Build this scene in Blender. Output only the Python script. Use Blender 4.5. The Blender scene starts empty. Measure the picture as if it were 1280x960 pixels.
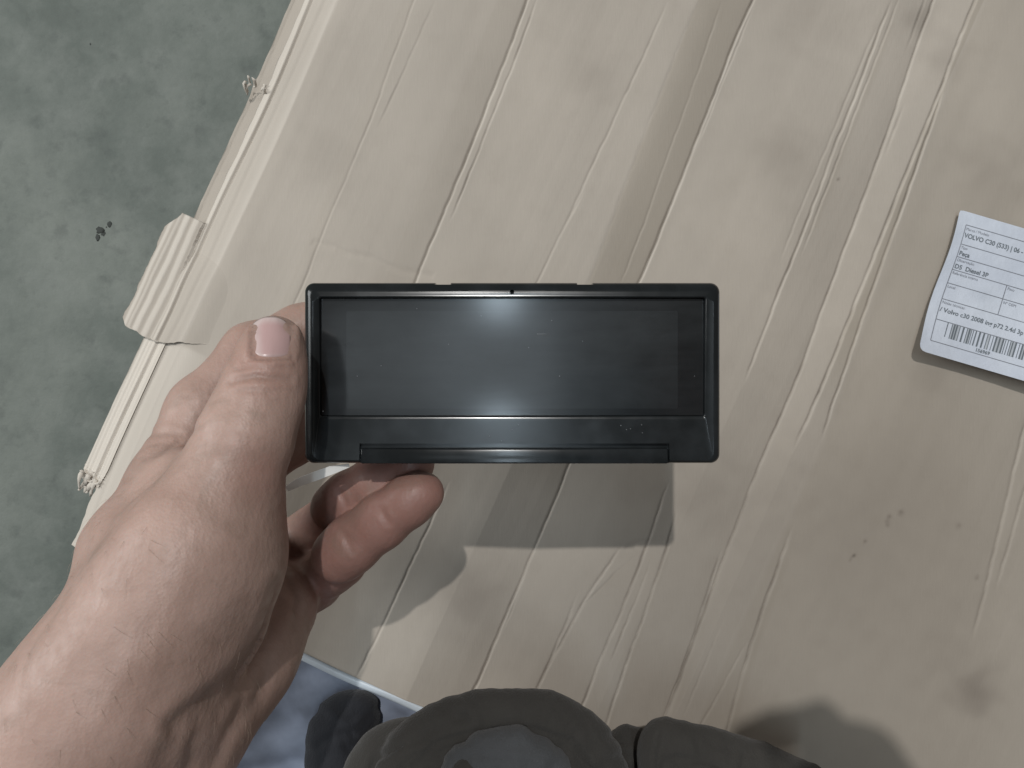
import bpy, bmesh, math, random
import numpy as np
from mathutils import Vector, Matrix
from mathutils.bvhtree import BVHTree

random.seed(7)
rng = np.random.default_rng(7)
scene = bpy.context.scene
col = scene.collection

# ------------------------------------------------------------------ camera
H = 0.42            # camera height above the cardboard (z = 0)
F = 967.0           # focal length in photograph pixels
cam = bpy.data.cameras.new("camera")
cam.sensor_width = 36.0
cam.lens = 36.0 * F / 1280.0
cam.clip_start = 0.005
cam.clip_end = 60
cam_ob = bpy.data.objects.new("camera", cam)
cam_ob.location = (0, 0, H)
col.objects.link(cam_ob)
scene.camera = cam_ob

# ------------------------------------------------------------------ light
w = bpy.data.worlds.new("World")
scene.world = w
w.use_nodes = True
w.node_tree.nodes["Background"].inputs[0].default_value = (1.0, 0.95, 0.90, 1)
w.node_tree.nodes["Background"].inputs[1].default_value = 0.17


def area_light(name, loc, target, size, power, color, shape='DISK', size_y=None):
    l = bpy.data.lights.new(name, 'AREA')
    l.shape = shape
    l.size = size
    if size_y:
        l.size_y = size_y
    l.energy = power
    l.color = color
    o = bpy.data.objects.new(name, l)
    o.location = loc
    o.rotation_euler = (Vector(target) - Vector(loc)).to_track_quat('-Z', 'Y').to_euler()
    col.objects.link(o)
    return o


area_light("hall_lamp", (-0.108, 1.34, 3.05), (0, 0, 0.05), 0.055, 49, (1.0, 0.97, 0.935))
area_light("daylight_opening", (-2.6, 0.9, 1.5), (0, 0, 0.05), 1.5, 56, (0.96, 0.99, 0.99), 'RECTANGLE', 1.5)
area_light("roof_light", (-0.42, 0.12, 4.2), (-0.42, 0.12, 0), 1.3, 2.0, (0.84, 0.94, 1.0), 'RECTANGLE', 0.55)
area_light("roof_strip", (-0.07, 0.45, 4.2), (-0.07, 0.45, 0), 0.16, 32.0, (0.72, 0.88, 1.0), 'RECTANGLE', 3.0)
scene.view_settings.view_transform = 'Standard'
scene.view_settings.look = 'None'
scene.view_settings.exposure = 0.0
scene.view_settings.gamma = 1.0

# ------------------------------------------------------------------ helpers


def at(px, py, d):
    """point seen at photograph pixel (px, py) at depth d below the camera"""
    return Vector(((px - 640.0) * d / F, (480.0 - py) * d / F, H - d))


def empty(name, loc=(0, 0, 0)):
    o = bpy.data.objects.new(name, None)
    o.location = loc
    col.objects.link(o)
    return o


def tag(o, label=None, cat=None, group=None, kind=None):
    if label: o["label"] = label
    if cat: o["category"] = cat
    if group: o["group"] = group
    if kind: o["kind"] = kind
    return o


def link_mesh(name, me, mat=None, parent=None, smooth=True):
    o = bpy.data.objects.new(name, me)
    col.objects.link(o)
    if mat:
        me.materials.clear()
        me.materials.append(mat)
    if smooth:
        me.polygons.foreach_set("use_smooth", np.ones(len(me.polygons), bool))
    if parent:
        o.parent = parent
        o.matrix_parent_inverse = Matrix.Translation(-parent.location)
    return o


def mesh_np(name, verts, faces):
    me = bpy.data.meshes.new(name)
    me.from_pydata(np.asarray(verts, float).tolist(), [], np.asarray(faces).tolist())
    me.update()
    return me


def grid_faces(nu, nv):
    i = np.arange(nu - 1)[:, None] * nv + np.arange(nv - 1)[None, :]
    i = i.ravel()
    return np.stack([i, i + 1, i + nv + 1, i + nv], 1)


def box_bm(bm, x0, x1, y0, y1, z0, z1, bevel=0.0):
    r = bmesh.ops.create_cube(bm, size=1.0)
    for v in r['verts']:
        v.co = Vector((x0 + (v.co.x + .5) * (x1 - x0), y0 + (v.co.y + .5) * (y1 - y0), z0 + (v.co.z + .5) * (z1 - z0)))
    if bevel:
        es = list({e for v in r['verts'] for e in v.link_edges})
        bmesh.ops.bevel(bm, geom=es, offset=bevel, segments=3, affect='EDGES', profile=0.5)


def bm_obj(name, bm, mat, parent=None, smooth=False):
    me = bpy.data.meshes.new(name)
    bmesh.ops.recalc_face_normals(bm, faces=bm.faces[:])
    bm.to_mesh(me)
    bm.free()
    return link_mesh(name, me, mat, parent, smooth)


def float_attr(me, name, arr):
    a = me.attributes.new(name, 'FLOAT', 'POINT')
    a.data.foreach_set("value", np.asarray(arr, np.float32))


def smooth01(x):
    x = np.clip(x, 0, 1)
    return x * x * (3 - 2 * x)


def noise1(x, seed, scale):
    r = np.random.default_rng(seed)
    out = np.zeros_like(x, dtype=float)
    for k in range(5):
        out += np.sin(x / scale * (1.7 ** k) + r.uniform(0, 6.28)) / (1.5 ** k)
    return out / 2.2


def poly_dist(px, py, pts):
    best = np.full(len(px), 1e9)
    tpar = np.zeros(len(px))
    n = len(pts) - 1
    for i in range(n):
        (x0, y0), (x1, y1) = pts[i], pts[i + 1]
        L2 = (x1 - x0) ** 2 + (y1 - y0) ** 2
        t = np.clip(((px - x0) * (x1 - x0) + (py - y0) * (y1 - y0)) / L2, 0, 1)
        q = np.hypot(px - x0 - t * (x1 - x0), py - y0 - t * (y1 - y0))
        m = q < best
        best = np.where(m, q, best)
        tpar = np.where(m, (i + t) / n, tpar)
    return best, tpar


# ------------------------------------------------------------------ materials
class NT:
    def __init__(self, name):
        m = bpy.data.materials.new(name)
        m.use_nodes = True
        self.m, self.t = m, m.node_tree
        self.b = self.t.nodes["Principled BSDF"]
        self.co = self.t.nodes.new("ShaderNodeTexCoord").outputs["Object"]

    def n(self, typ, **kw):
        nd = self.t.nodes.new(typ)
        for k, v in kw.items():
            setattr(nd, k, v)
        return nd

    def put(self, sock, val):
        if isinstance(val, bpy.types.NodeSocket):
            self.t.links.new(val, sock)
        elif isinstance(val, (tuple, list)) and len(val) == 3 and sock.type == 'RGBA':
            sock.default_value = (*val, 1)
        else:
            sock.default_value = val

    def noise(self, scale, detail=4, rough=.55, co=None, dist=0.0):
        nd = self.n("ShaderNodeTexNoise")
        self.put(nd.inputs["Vector"], co or self.co)
        nd.inputs["Scale"].default_value = scale
        nd.inputs["Detail"].default_value = detail
        nd.inputs["Roughness"].default_value = rough
        nd.inputs["Distortion"].default_value = dist
        return nd.outputs["Fac"]

    def voronoi(self, scale, co=None):
        nd = self.n("ShaderNodeTexVoronoi")
        self.put(nd.inputs["Vector"], co or self.co)
        nd.inputs["Scale"].default_value = scale
        return nd.outputs["Distance"]

    def mapv(self, scale, rot=(0, 0, 0)):
        nd = self.n("ShaderNodeMapping")
        self.put(nd.inputs[0], self.co)
        nd.inputs["Scale"].default_value = scale
        nd.inputs["Rotation"].default_value = rot
        return nd.outputs[0]

    def ramp(self, fac, stops):
        nd = self.n("ShaderNodeValToRGB")
        self.put(nd.inputs[0], fac)
        e = nd.color_ramp.elements
        e[0].position, e[0].color = stops[0][0], (*stops[0][1], 1)
        e[1].position, e[1].color = stops[1][0], (*stops[1][1], 1)
        for p, c in stops[2:]:
            x = e.new(p)
            x.color = (*c, 1)
        return nd.outputs[0]

    def rng(self, fac, a, b, c, d):
        nd = self.n("ShaderNodeMapRange")
        self.put(nd.inputs[0], fac)
        for i, v in enumerate((a, b, c, d)):
            nd.inputs[i + 1].default_value = v
        return nd.outputs[0]

    def mix(self, fac, a, b, mode='MIX'):
        nd = self.n("ShaderNodeMix", data_type='RGBA', blend_type=mode)
        self.put(nd.inputs[0], fac)
        self.put(nd.inputs[6], a)
        self.put(nd.inputs[7], b)
        return nd.outputs[2]

    def math(self, op, a, b=0.0):
        nd = self.n("ShaderNodeMath", operation=op)
        self.put(nd.inputs[0], a)
        self.put(nd.inputs[1], b)
        return nd.outputs[0]

    def attr(self, name):
        nd = self.n("ShaderNodeAttribute", attribute_name=name)
        return nd.outputs["Fac"]

    def bump(self, h, dist, strength=1.0, normal=None):
        nd = self.n("ShaderNodeBump")
        self.put(nd.inputs["Height"], h)
        nd.inputs["Distance"].default_value = dist
        nd.inputs["Strength"].default_value = strength
        if normal is not None:
            self.put(nd.inputs["Normal"], normal)
        return nd.outputs[0]

    def set(self, **kw):
        for k, v in kw.items():
            self.put(self.b.inputs[k.replace("_", " ")], v)
        return self


def mat_plastic():
    t = NT("black_plastic")
    big = t.noise(35, 4)
    smudge = t.noise(70, 4, .55)
    r = t.rng(t.math('ADD', t.math('MULTIPLY', big, .6), t.math('MULTIPLY', smudge, .4)), .3, .7, .15, .21)
    c = t.mix(t.rng(smudge, .45, .75, 0, 1), (.009, .011, .012), (.017, .020, .022))
    t.set(Base_Color=c, Roughness=r)
    t.b.inputs["Specular IOR Level"].default_value = .34
    return t.m


def mat_glass(tint, rough):
    t = NT("display_glass")
    streak = t.noise(26, 6, .65, t.mapv((1.0, 5, 1), (0, 0, .03)), .6)
    blot = t.noise(45, 4, .6)
    s = t.math('ADD', t.math('MULTIPLY', streak, .5), t.math('MULTIPLY', blot, .5))
    film = t.noise(22, 5, .6, t.mapv((1, 2.2, 1), (0, 0, .2)), .5)
    c = t.mix(t.rng(s, .38, .68, 0, 1), tint, tuple(x * 1.9 + .002 for x in tint))
    c = t.mix(t.math('MULTIPLY', t.rng(film, .45, .72, 0, 1), .3), c, (.022, .025, .028))
    t.set(Base_Color=c, Roughness=t.rng(s, .35, .7, rough, rough + .12))
    t.b.inputs["Specular IOR Level"].default_value = .12
    t.b.inputs["Coat Weight"].default_value = .9
    t.b.inputs["Coat Roughness"].default_value = .13
    return t.m


def mat_simple(name, c, rough=.6, spec=.5, var=.15, scale=60):
    t = NT(name)
    n = t.noise(scale, 4)
    t.set(Base_Color=t.mix(t.rng(n, .3, .7, 0, 1), tuple(x * (1 - var) for x in c), tuple(x * (1 + var) for x in c)), Roughness=rough)
    t.b.inputs["Specular IOR Level"].default_value = spec
    return t.m


def mat_cardboard(name="cardboard", base=(.382, .342, .295), pale=0.0):
    t = NT(name)
    fib = t.noise(900, 3, .7, t.mapv((1, .12, 1), (0, 0, math.radians(-24.2))))
    blot = t.noise(9, 5, .55)
    fine = t.noise(60, 5, .6)
    c = t.mix(t.rng(blot, .3, .7, 0, 1), tuple(x * .92 for x in base), tuple(x * 1.06 for x in base))
    c = t.mix(t.math('MULTIPLY', t.rng(fine, .5, .8, 0, 1), .18), c, (base[0] * .72, base[1] * .7, base[2] * .68))
    c = t.mix(t.math('MULTIPLY', t.rng(fib, .4, .75, 0, 1), .10), c, tuple(min(1, x * 1.22) for x in base))
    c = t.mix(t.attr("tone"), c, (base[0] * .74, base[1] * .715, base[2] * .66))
    c = t.mix(t.attr("pale_lit"), c, (.60, .551, .488))  # paler liner, plus the painted lit side of the creases
    c = t.mix(t.attr("stain_shade"), c, (.15, .125, .105))  # stains, plus shade painted along the crease grooves
    t.set(Base_Color=c, Roughness=.85)
    t.b.inputs["Specular IOR Level"].default_value = .25
    t.set(Normal=t.bump(t.math('ADD', fib, t.math('MULTIPLY', fine, .6)), .00012, .6))
    return t.m


def mat_concrete():
    t = NT("concrete")
    a = t.noise(3.2, 9, .60, None, .5)
    b = t.noise(16, 8, .68)
    c_ = t.noise(42, 5, .6)
    base = t.ramp(a, [(.32, (.090, .106, .094)), (.68, (.172, .190, .170)), (.5, (.126, .144, .129))])
    base = t.mix(t.math('MULTIPLY', t.rng(b, .45, .72, 0, 1), .38), base, (.25, .265, .245))
    base = t.mix(t.math('MULTIPLY', t.rng(b, .28, .44, 1, 0), .35), base, (.075, .085, .08))
    base = t.mix(t.math('MULTIPLY', t.rng(c_, .3, .45, 1, 0), .35), base, (.07, .08, .075))
    t.set(Base_Color=base, Roughness=.8, Normal=t.bump(c_, .004, .5))
    return t.m


def mat_skin():
    t = NT("skin")
    n1 = t.noise(55, 4)
    n2 = t.noise(260, 4)
    n3 = t.noise(25, 3)
    c = t.mix(t.rng(n1, .3, .7, 0, 1), (.335, .222, .182), (.425, .292, .246))
    c = t.mix(t.math('MULTIPLY', t.rng(n3, .5, .72, 0, 1), .2), c, (.375, .235, .195))
    c = t.mix(t.math('MULTIPLY', t.attr("pink"), .8), c, (.31, .150, .122))
    c = t.mix(t.math('MULTIPLY', t.rng(n2, .56, .72, 0, 1), .22), c, (.26, .17, .135))
    c = t.mix(t.math('MULTIPLY', t.attr("grime_shade"), .55), c, (.12, .085, .07))  # dirt in skin creases and round the nail, plus painted finger shade
    dirt = t.noise(34, 8, .7, None, .8)
    c = t.mix(t.math('MULTIPLY', t.rng(dirt, .52, .70, 0, 1), .45), c, (.20, .145, .11))
    cells = t.voronoi(1000)
    cells2 = t.voronoi(420, t.mapv((1, .55, 1), (0, 0, math.radians(-35))))
    h = t.math('ADD', t.math('MULTIPLY', cells, .5), t.math('MULTIPLY', cells2, .9))
    h = t.math('ADD', h, t.math('MULTIPLY', n2, .8))
    t.set(Base_Color=c, Roughness=t.rng(n2, .3, .7, .42, .60), Normal=t.bump(h, .00024, .5))
    t.b.inputs["Subsurface Weight"].default_value = .12
    t.b.inputs["Subsurface Radius"].default_value = (1.0, .35, .2)
    t.b.inputs["Subsurface Scale"].default_value = .004
    t.b.inputs["Specular IOR Level"].default_value = .42
    return t.m


def mat_cloth(name, c):
    t = NT(name)
    n = t.noise(28, 5)
    v = t.noise(1300, 2, .6)
    tw = t.noise(650, 2, .5, t.mapv((1, .22, 1), (0, 0, .8)))
    cc = t.mix(t.rng(n, .35, .7, 0, 1), tuple(x * .9 for x in c), tuple(x * 1.12 for x in c))
    cc = t.mix(t.math('MULTIPLY', t.rng(v, .62, .75, 0, 1), .22), cc, tuple(x * 1.9 for x in c))
    t.set(Base_Color=cc, Roughness=.95, Normal=t.bump(t.math('ADD', v, tw), .0005, .7))
    t.b.inputs["Specular IOR Level"].default_value = .15
    t.b.inputs["Sheen Weight"].default_value = .12
    return t.m


def mat_paper():
    t = NT("label_paper")
    n = t.noise(40, 4)
    c = t.mix(t.rng(n, .3, .7, 0, 1), (.51, .55, .63), (.57, .61, .68))
    c = t.mix(t.math('MULTIPLY', t.attr("stain_shade"), .45), c, (.38, .42, .47))
    t.set(Base_Color=c, Roughness=.6, Normal=t.bump(t.noise(70, 4), .0016, .55))
    return t.m


M_plastic = mat_plastic()
M_glass = mat_glass((.0040, .0051, .0058), .26)
M_lcd = mat_glass((.0085, .0104, .0115), .30)
M_seam = mat_simple("seam_black", (.004, .005, .005), .8, .2)
M_card = mat_cardboard()
M_concrete = mat_concrete()
M_skin = mat_skin()
nt_ = NT("nail")
nc_ = nt_.mix(nt_.attr("pale"), (.47, .315, .305), (.53, .43, .41))
nc_ = nt_.mix(nt_.math('MULTIPLY', nt_.rng(nt_.noise(300, 4, .6, nt_.mapv((3, .5, 1))), .45, .75, 0, 1), .25), nc_, (.40, .27, .25))
nc_ = nt_.mix(nt_.attr("dirt"), nc_, (.20, .14, .115))
M_nail = nt_.set(Base_Color=nc_, Roughness=.27).m
M_jacket = mat_cloth("dark_jacket_cloth", (.048, .045, .041))
M_shadow_lump = mat_cloth("shadow_lump_cloth", (.022, .023, .027))  # near-black cloth for the lump that stands for a shadow
M_lining = mat_cloth("grey_lining_cloth", (.075, .078, .082))
M_paper = mat_paper()
M_ink = mat_simple("label_ink", (.20, .21, .24), .7)
M_ink_dark = mat_simple("barcode_ink", (.13, .15, .17), .7)
M_ink_pale = mat_simple("barcode_ink_pale", (.40, .43, .47), .7)
M_sheet = mat_simple("blue_sheet", (.21, .24, .31), .5, .4, .45, 26)
M_hem = mat_simple("sheet_hem", (.50, .55, .60), .3, .5, .1, 30)
M_white = mat_simple("white_ribbon", (.80, .79, .76), .5, .4, .03)
M_dust = mat_simple("dust", (.20, .21, .22), .9)

# ------------------------------------------------------------------ floor
fl = 1.0
me = mesh_np("floor", [(-6, -6, H - fl), (6, -6, H - fl), (6, 6, H - fl), (-6, 6, H - fl)], [(0, 1, 2, 3)])
tag(link_mesh("floor", me, M_concrete, None, False), kind="structure")
# little chips and pits knocked out of the concrete, near the cardboard
chips = bmesh.new()
for (px, py, s) in [(125, 288, 12), (122, 297, 7), (129, 292, 6), (137, 280, 8), (133, 284, 5), (113, 55, 5), (197, 203, 3), (40, 80, 4), (30, 820, 5)]:
    p = at(px, py, fl)
    r = bmesh.ops.create_icosphere(chips, subdivisions=2, radius=s * fl / F * .5)
    fx, fy = random.uniform(.6, 1.5), random.uniform(.6, 1.5)
    for v in r['verts']:
        v.co.x *= fx; v.co.y *= fy
        v.co = Vector((v.co.x * random.uniform(.7, 1.4), v.co.y * random.uniform(.7, 1.4), abs(v.co.z) * .25)) + p + Vector((0, 0, -.0005))
tag(bm_obj("floor_debris", chips, mat_simple("grit", (.045, .05, .046), .9), None, True),
    "dark grit stuck on the grey concrete floor", "grit", kind="stuff")

# ------------------------------------------------------------------ cardboard
EU = np.array((.41, .912)); EU /= np.linalg.norm(EU)
EV = np.array((EU[1], -EU[0]))
VL = -0.191          # left edge of the main sheet
U0, U1, V1 = -0.180, 0.46, 0.50
CARD_PITCH = 0.0


def uv_of(px, py):
    x, y = (px - 640) * H / F, (480 - py) * H / F
    return x * EU[0] + y * EU[1], x * EV[0] + y * EV[1]


# creases read off the photograph: points, groove depth (mm), width (mm), V depth (mm), V reach (mm), ridge sign
CR = [
    ([(545, -40), (510, 0), (473, 130), (402, 300), (330, 470)], .25, 1.0, .55, 9, 1),
    ([(545, 0), (510, 80), (470, 160)], .15, 1.0, .2, 6, -1),
    ([(665, -30), (657, 0), (640, 50), (617, 110), (587, 200), (533, 320), (470, 470), (430, 560)], .75, 1.1, .8, 10, 1),
    ([(672, -10), (648, 60), (625, 120), (596, 200), (560, 275)], .45, .8, .0, 6, 1),
    ([(830, 0), (804, 73), (771, 142), (738, 219), (720, 265), (669, 350), (600, 500)], .25, 1.0, .45, 9, 1),
    ([(731, 235), (715, 272), (700, 290)], .3, .9, .0, 6, 1),
    ([(878, -10), (840, 80), (790, 200), (738, 350), (690, 470)], .12, 1.5, .5, 7, -1),
    ([(900, 0), (865, 120), (800, 300), (770, 360)], .15, .8, .2, 6, 1),
    ([(955, -30), (939, 0), (920, 40), (888, 128), (837, 262), (800, 350), (719, 583), (700, 629), (681, 672), (650, 738), (603, 826), (560, 910)], .8, 1.0, .6, 8, 1),
    ([(945, 0), (897, 120), (868, 190)], .3, .7, 0, 6, 1),
    ([(648, 742), (640, 765), (628, 790)], .5, .8, 0, 6, 1),
    ([(1113, 0), (1086, 76), (1059, 146), (1040, 184), (1013, 260), (960, 400), (930, 480)], .55, 1.0, .5, 8, 1),
    ([(1125, -10), (1095, 76), (1066, 146), (1030, 240), (1000, 320)], .3, .8, 0, 8, 1),
    ([(1100, 30), (1060, 110), (1010, 230), (975, 330)], .2, 1.0, 0, 8, 1),
    ([(1178, -30), (1165, 0), (1146, 49), (1124, 116), (1102, 198), (1081, 260), (1017, 450), (990, 513), (947, 590), (913, 673), (883, 747), (850, 841), (815, 930)], .5, .9, .7, 9, 1),
    ([(1130, 130), (1118, 160), (1105, 195)], .45, .9, 0, 6, 1),
    ([(1232, -30), (1219, 0), (1181, 92), (1146, 173), (1113, 260), (1043, 450), (1020, 500), (990, 560)], .7, 1.1, .5, 7, 1),
    ([(1185, 100), (1152, 180), (1122, 260), (1060, 440), (1037, 507), (1030, 550)], .6, .9, 0, 7, 1),
    ([(1290, 510), (1277, 553), (1257, 627), (1233, 740), (1215, 800)], .4, 1.4, .5, 7, 1),
    ([(1300, 560), (1270, 640), (1245, 740)], .3, 1.2, 0, 7, 1),
    ([(990, 657), (953, 757), (925, 840), (906, 927), (880, 990)], .6, 1.1, .5, 8, 1),
    ([(935, 800), (900, 860), (874, 901), (860, 940)], .3, .9, .2, 8, 1),
    ([(560, 600), (522, 691), (500, 740), (470, 800), (440, 850)], .5, 1.0, .5, 8, 1),
    ([(720, 740), (705, 790), (672, 865), (650, 910)], .4, 1.0, .4, 8, 1),
    ([(784, 685), (745, 725), (722, 747), (684, 835), (665, 880)], .5, 1.0, .4, 8, 1),
    ([(800, 690), (768, 715), (725, 760)], .3, .9, 0, 8, -1),
    ([(830, 600), (812, 685), (781, 766), (750, 825), (726, 880), (705, 930)], .55, 1.0, .4, 8, 1),
    ([(840, 640), (837, 685), (797, 794), (759, 898), (740, 950)], .6, 1.0, .4, 8, 1),
    ([(812, 700), (790, 765), (760, 830)], .35, .8, 0, 6, 1),
    ([(900, 690), (894, 716), (874, 790), (830, 898), (815, 950)], .5, 1.0, .5, 8, 1),
    ([(905, 770), (880, 830), (850, 900)], .2, .8, 0, 8, 1),
    ([(1165, -20), (1150, 20), (1135, 60)], .4, 1.2, 0, 6, -1),
]
CRUV = []
for pts, g, wd, vd, vr, sg in CR:
    q = sorted(uv_of(*p) for p in pts)
    qa = np.array(q)
    ln_ = np.polyfit(qa[:, 0], qa[:, 1], 1)
    q = [(a_, .28 * b_ + .72 * float(np.polyval(ln_, a_))) for a_, b_ in q]
    CRUV.append((np.array([a for a, _ in q]), np.array([b for _, b in q]), g * 1.35 / 1000, wd * 1.15 / 1000, vd / 1000, vr / 1000, sg))


def jag(U, seed):
    r_ = np.random.default_rng(seed + 400)
    kn = np.arange(-.3, .6, .0045) + r_.uniform(-.0015, .0015, len(np.arange(-.3, .6, .0045)))
    return np.interp(U, kn, r_.uniform(-1, 1, len(kn)))


def card_h(U, V):
    h = np.zeros_like(U)
    L1 = -.172 + .0008 * np.sin(U * 25)
    # left strip folded down
    s = L1 - V
    h -= np.where(s > 0, s * .36, 0) + .0006 * np.exp(-(s / .004) ** 2)
    # ridges along the bent strip
    for vc, a, wd, ph in [(-.1862, .0011, .0008, 4), (-.1790, .0003, .0012, 2)]:
        vv = vc + .0006 * np.sin(U * 40 + ph)
        h -= a * np.exp(-((V - vv) / wd) ** 2)
        h += .5 * a * np.exp(-((V - vv + 2.2 * wd) / wd) ** 2)
    for i, (cu, cv, g, wd, vd, vr, sg) in enumerate(CRUV):
        vc = np.interp(U, cu, cv) + .0004 * noise1(U, i, .022) + .00022 * jag(U, i)
        fade = smooth01((U - cu[0]) / .02 + .15) * smooth01((cu[-1] - U) / .02 + .15)
        amp = fade * (.75 + .3 * noise1(U, i + 60, .02))
        s = V - vc
        h -= 2.0 * amp * g * np.exp(-(s / (.52 * wd)) ** 2)
        h += amp * .95 * g * np.where(s * sg > 0, np.exp(-np.abs(s) / (1.6 * wd)), np.exp(-(s / (.5 * wd)) ** 2))
        h -= fade * vd * np.exp(-np.abs(s) / vr)
    # flattened panels between the main creases: each lies at its own slight tilt
    MAJ = [(0, 1.0), (2, -1.8), (4, .9), (6, 1.8), (8, -2.2), (11, 1.1), (14, -1.2), (16, 1.7), (18, -.6)]
    if U.ndim == 2:
        for r in range(U.shape[0]):
            u = U[r, 0]
            kv = sorted((float(np.interp(u, CRUV[i][0], CRUV[i][1])), z) for i, z in MAJ)
            h[r] += np.interp(V[r], [-.3, -.172] + [a for a, _ in kv] + [.36], [0, 0] + [b * .001 for _, b in kv] + [0])
    if U.ndim == 2 and U.size > 50000:
        X_, Y_ = warp_xy(U, V)
        qx_, qy_ = 640 + X_ * F / H, 480 - Y_ * F / H
        for pts, dep, wd in TEARS:
            q = poly_dist(qx_.ravel(), qy_.ravel(), pts)[0].reshape(U.shape)
            h -= dep * .001 * np.exp(-(q / wd) ** 2)
    # crushed flutes
    h += .00003 * noise1(V + .0006 * np.sin(U * 9), 601, .0014) * (.5 + .5 * np.sin(U * 11 + V * 45 + 1)) + .00030 * noise1(V, 602, .016)
    # gentle sag and buckling
    h += .0011 * np.sin(U * 19 + 1 + 4 * V) * np.sin(V * 23 + 2) + .0006 * np.sin(U * 47 + V * 30) * np.sin(V * 61)
    return h


def warp_xy(U, V):
    return U * EU[0] + V * EV[0], U * EU[1] + V * EV[1]


STAINS = [(590, 745, 26, .30), (600, 760, 50, .16), (978, 195, 34, .32), (745, 95, 28, .22), (410, 190, 38, .18), (865, 620, 40, .22),
          (1168, 462, 26, .28), (1222, 868, 20, .5), (1215, 860, 38, .2), (1010, 15, 50, .22), (1185, 75, 22, .3), (1060, 700, 80, .12), (690, 860, 30, .16),
          (1240, 240, 40, .25), (1150, 25, 18, .4), (1120, 820, 90, .10), (380, 60, 50, .1), (1225, 200, 25, .15), (930, 620, 60, .12)]
SPECKS = [(1066, 694, 2.2, .9), (1062, 698, 2.0, .8), (1124, 640, 3.4, .55), (1110, 645, 2.6, .5), (1198, 657, 3, .4), (1222, 722, 3, .45), (1080, 676, 2, .5), (1108, 655, 2, .4), (1047, 224, 1.6, .8), (1107, 650, 2, .4)]


def stain_at(X, Y, scale=1.0):
    s = np.zeros_like(X)
    k = H / F
    wob = np.clip(1 + .3 * np.sin(X * 190 + 3 * np.sin(Y * 140)) + .22 * np.sin(Y * 330 + 2 * np.sin(X * 210)), .65, 2)
    for (px, py, r, a) in STAINS + SPECKS:
        d2 = ((X - (px - 640) * k) ** 2 + (Y - (480 - py) * k) ** 2) / (r * k) ** 2
        s = np.maximum(s, 0) + (a * .72 if r > 6 else a) * scale * np.exp(-d2 * wob * .9)
    return np.clip(s, 0, .9)


TH = .004


def pale_at(U, V):  # paler towards the left edge and on its bent strip
    a = .32 * smooth01((-.1705 - V) / .002) + .25 * np.exp(-((V + .1725) / .003) ** 2) + .5 * smooth01((-.1862 - V) / .001)
    b = .62 * smooth01((-.145 - V) / .025) * smooth01((-.052 - U) / .004)
    b = np.maximum(b, .13 * smooth01((-.06 - V) / .09) * (1 + .1 * noise1(V, 700, .02)))
    return np.clip(np.maximum(a, b), 0, .92)


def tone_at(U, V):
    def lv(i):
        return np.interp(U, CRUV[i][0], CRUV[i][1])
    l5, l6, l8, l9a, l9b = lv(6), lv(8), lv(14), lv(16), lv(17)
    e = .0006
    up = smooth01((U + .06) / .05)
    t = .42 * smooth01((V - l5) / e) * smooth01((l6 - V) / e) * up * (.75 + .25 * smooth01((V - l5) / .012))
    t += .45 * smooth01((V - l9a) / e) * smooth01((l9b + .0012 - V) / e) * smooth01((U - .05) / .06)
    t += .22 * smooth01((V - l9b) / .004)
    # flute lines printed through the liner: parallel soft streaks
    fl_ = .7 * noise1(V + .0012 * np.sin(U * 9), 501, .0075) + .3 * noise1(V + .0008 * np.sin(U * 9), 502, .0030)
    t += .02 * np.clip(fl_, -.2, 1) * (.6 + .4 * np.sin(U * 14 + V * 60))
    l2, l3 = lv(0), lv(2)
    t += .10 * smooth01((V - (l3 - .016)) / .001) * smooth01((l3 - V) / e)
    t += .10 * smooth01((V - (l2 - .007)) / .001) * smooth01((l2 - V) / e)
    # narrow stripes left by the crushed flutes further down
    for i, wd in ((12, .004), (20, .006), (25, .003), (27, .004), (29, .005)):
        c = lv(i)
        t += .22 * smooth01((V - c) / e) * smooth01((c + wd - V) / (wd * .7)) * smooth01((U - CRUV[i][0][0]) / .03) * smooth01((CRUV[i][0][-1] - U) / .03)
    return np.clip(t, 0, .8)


def crease_shade(U, V):  # dark line painted along each groove to deepen its shade
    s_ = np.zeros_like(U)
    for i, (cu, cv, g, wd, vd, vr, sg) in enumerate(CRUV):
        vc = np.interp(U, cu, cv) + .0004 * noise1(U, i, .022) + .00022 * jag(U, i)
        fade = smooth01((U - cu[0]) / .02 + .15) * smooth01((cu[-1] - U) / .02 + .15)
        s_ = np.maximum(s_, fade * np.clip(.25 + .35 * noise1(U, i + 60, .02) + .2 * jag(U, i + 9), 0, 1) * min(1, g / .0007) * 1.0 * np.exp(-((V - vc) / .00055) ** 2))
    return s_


def crease_lit(U, V):  # pale line painted beside each groove as the lit side of the fold
    s_ = np.zeros_like(U)
    for i, (cu, cv, g, wd, vd, vr, sg) in enumerate(CRUV):
        vc = np.interp(U, cu, cv) + .0004 * noise1(U, i, .022) + .00022 * jag(U, i)
        fade = smooth01((U - cu[0]) / .02 + .15) * smooth01((cu[-1] - U) / .02 + .15)
        q = (V - vc) * sg
        s_ = np.maximum(s_, fade * np.clip(.55 + .35 * noise1(U, i + 160, .017), 0, 1) * min(1, g / .0009) * .55 * smooth01(q / .0005) * np.exp(-np.maximum(q - .0009, 0) / .0009))
    return s_


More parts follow.
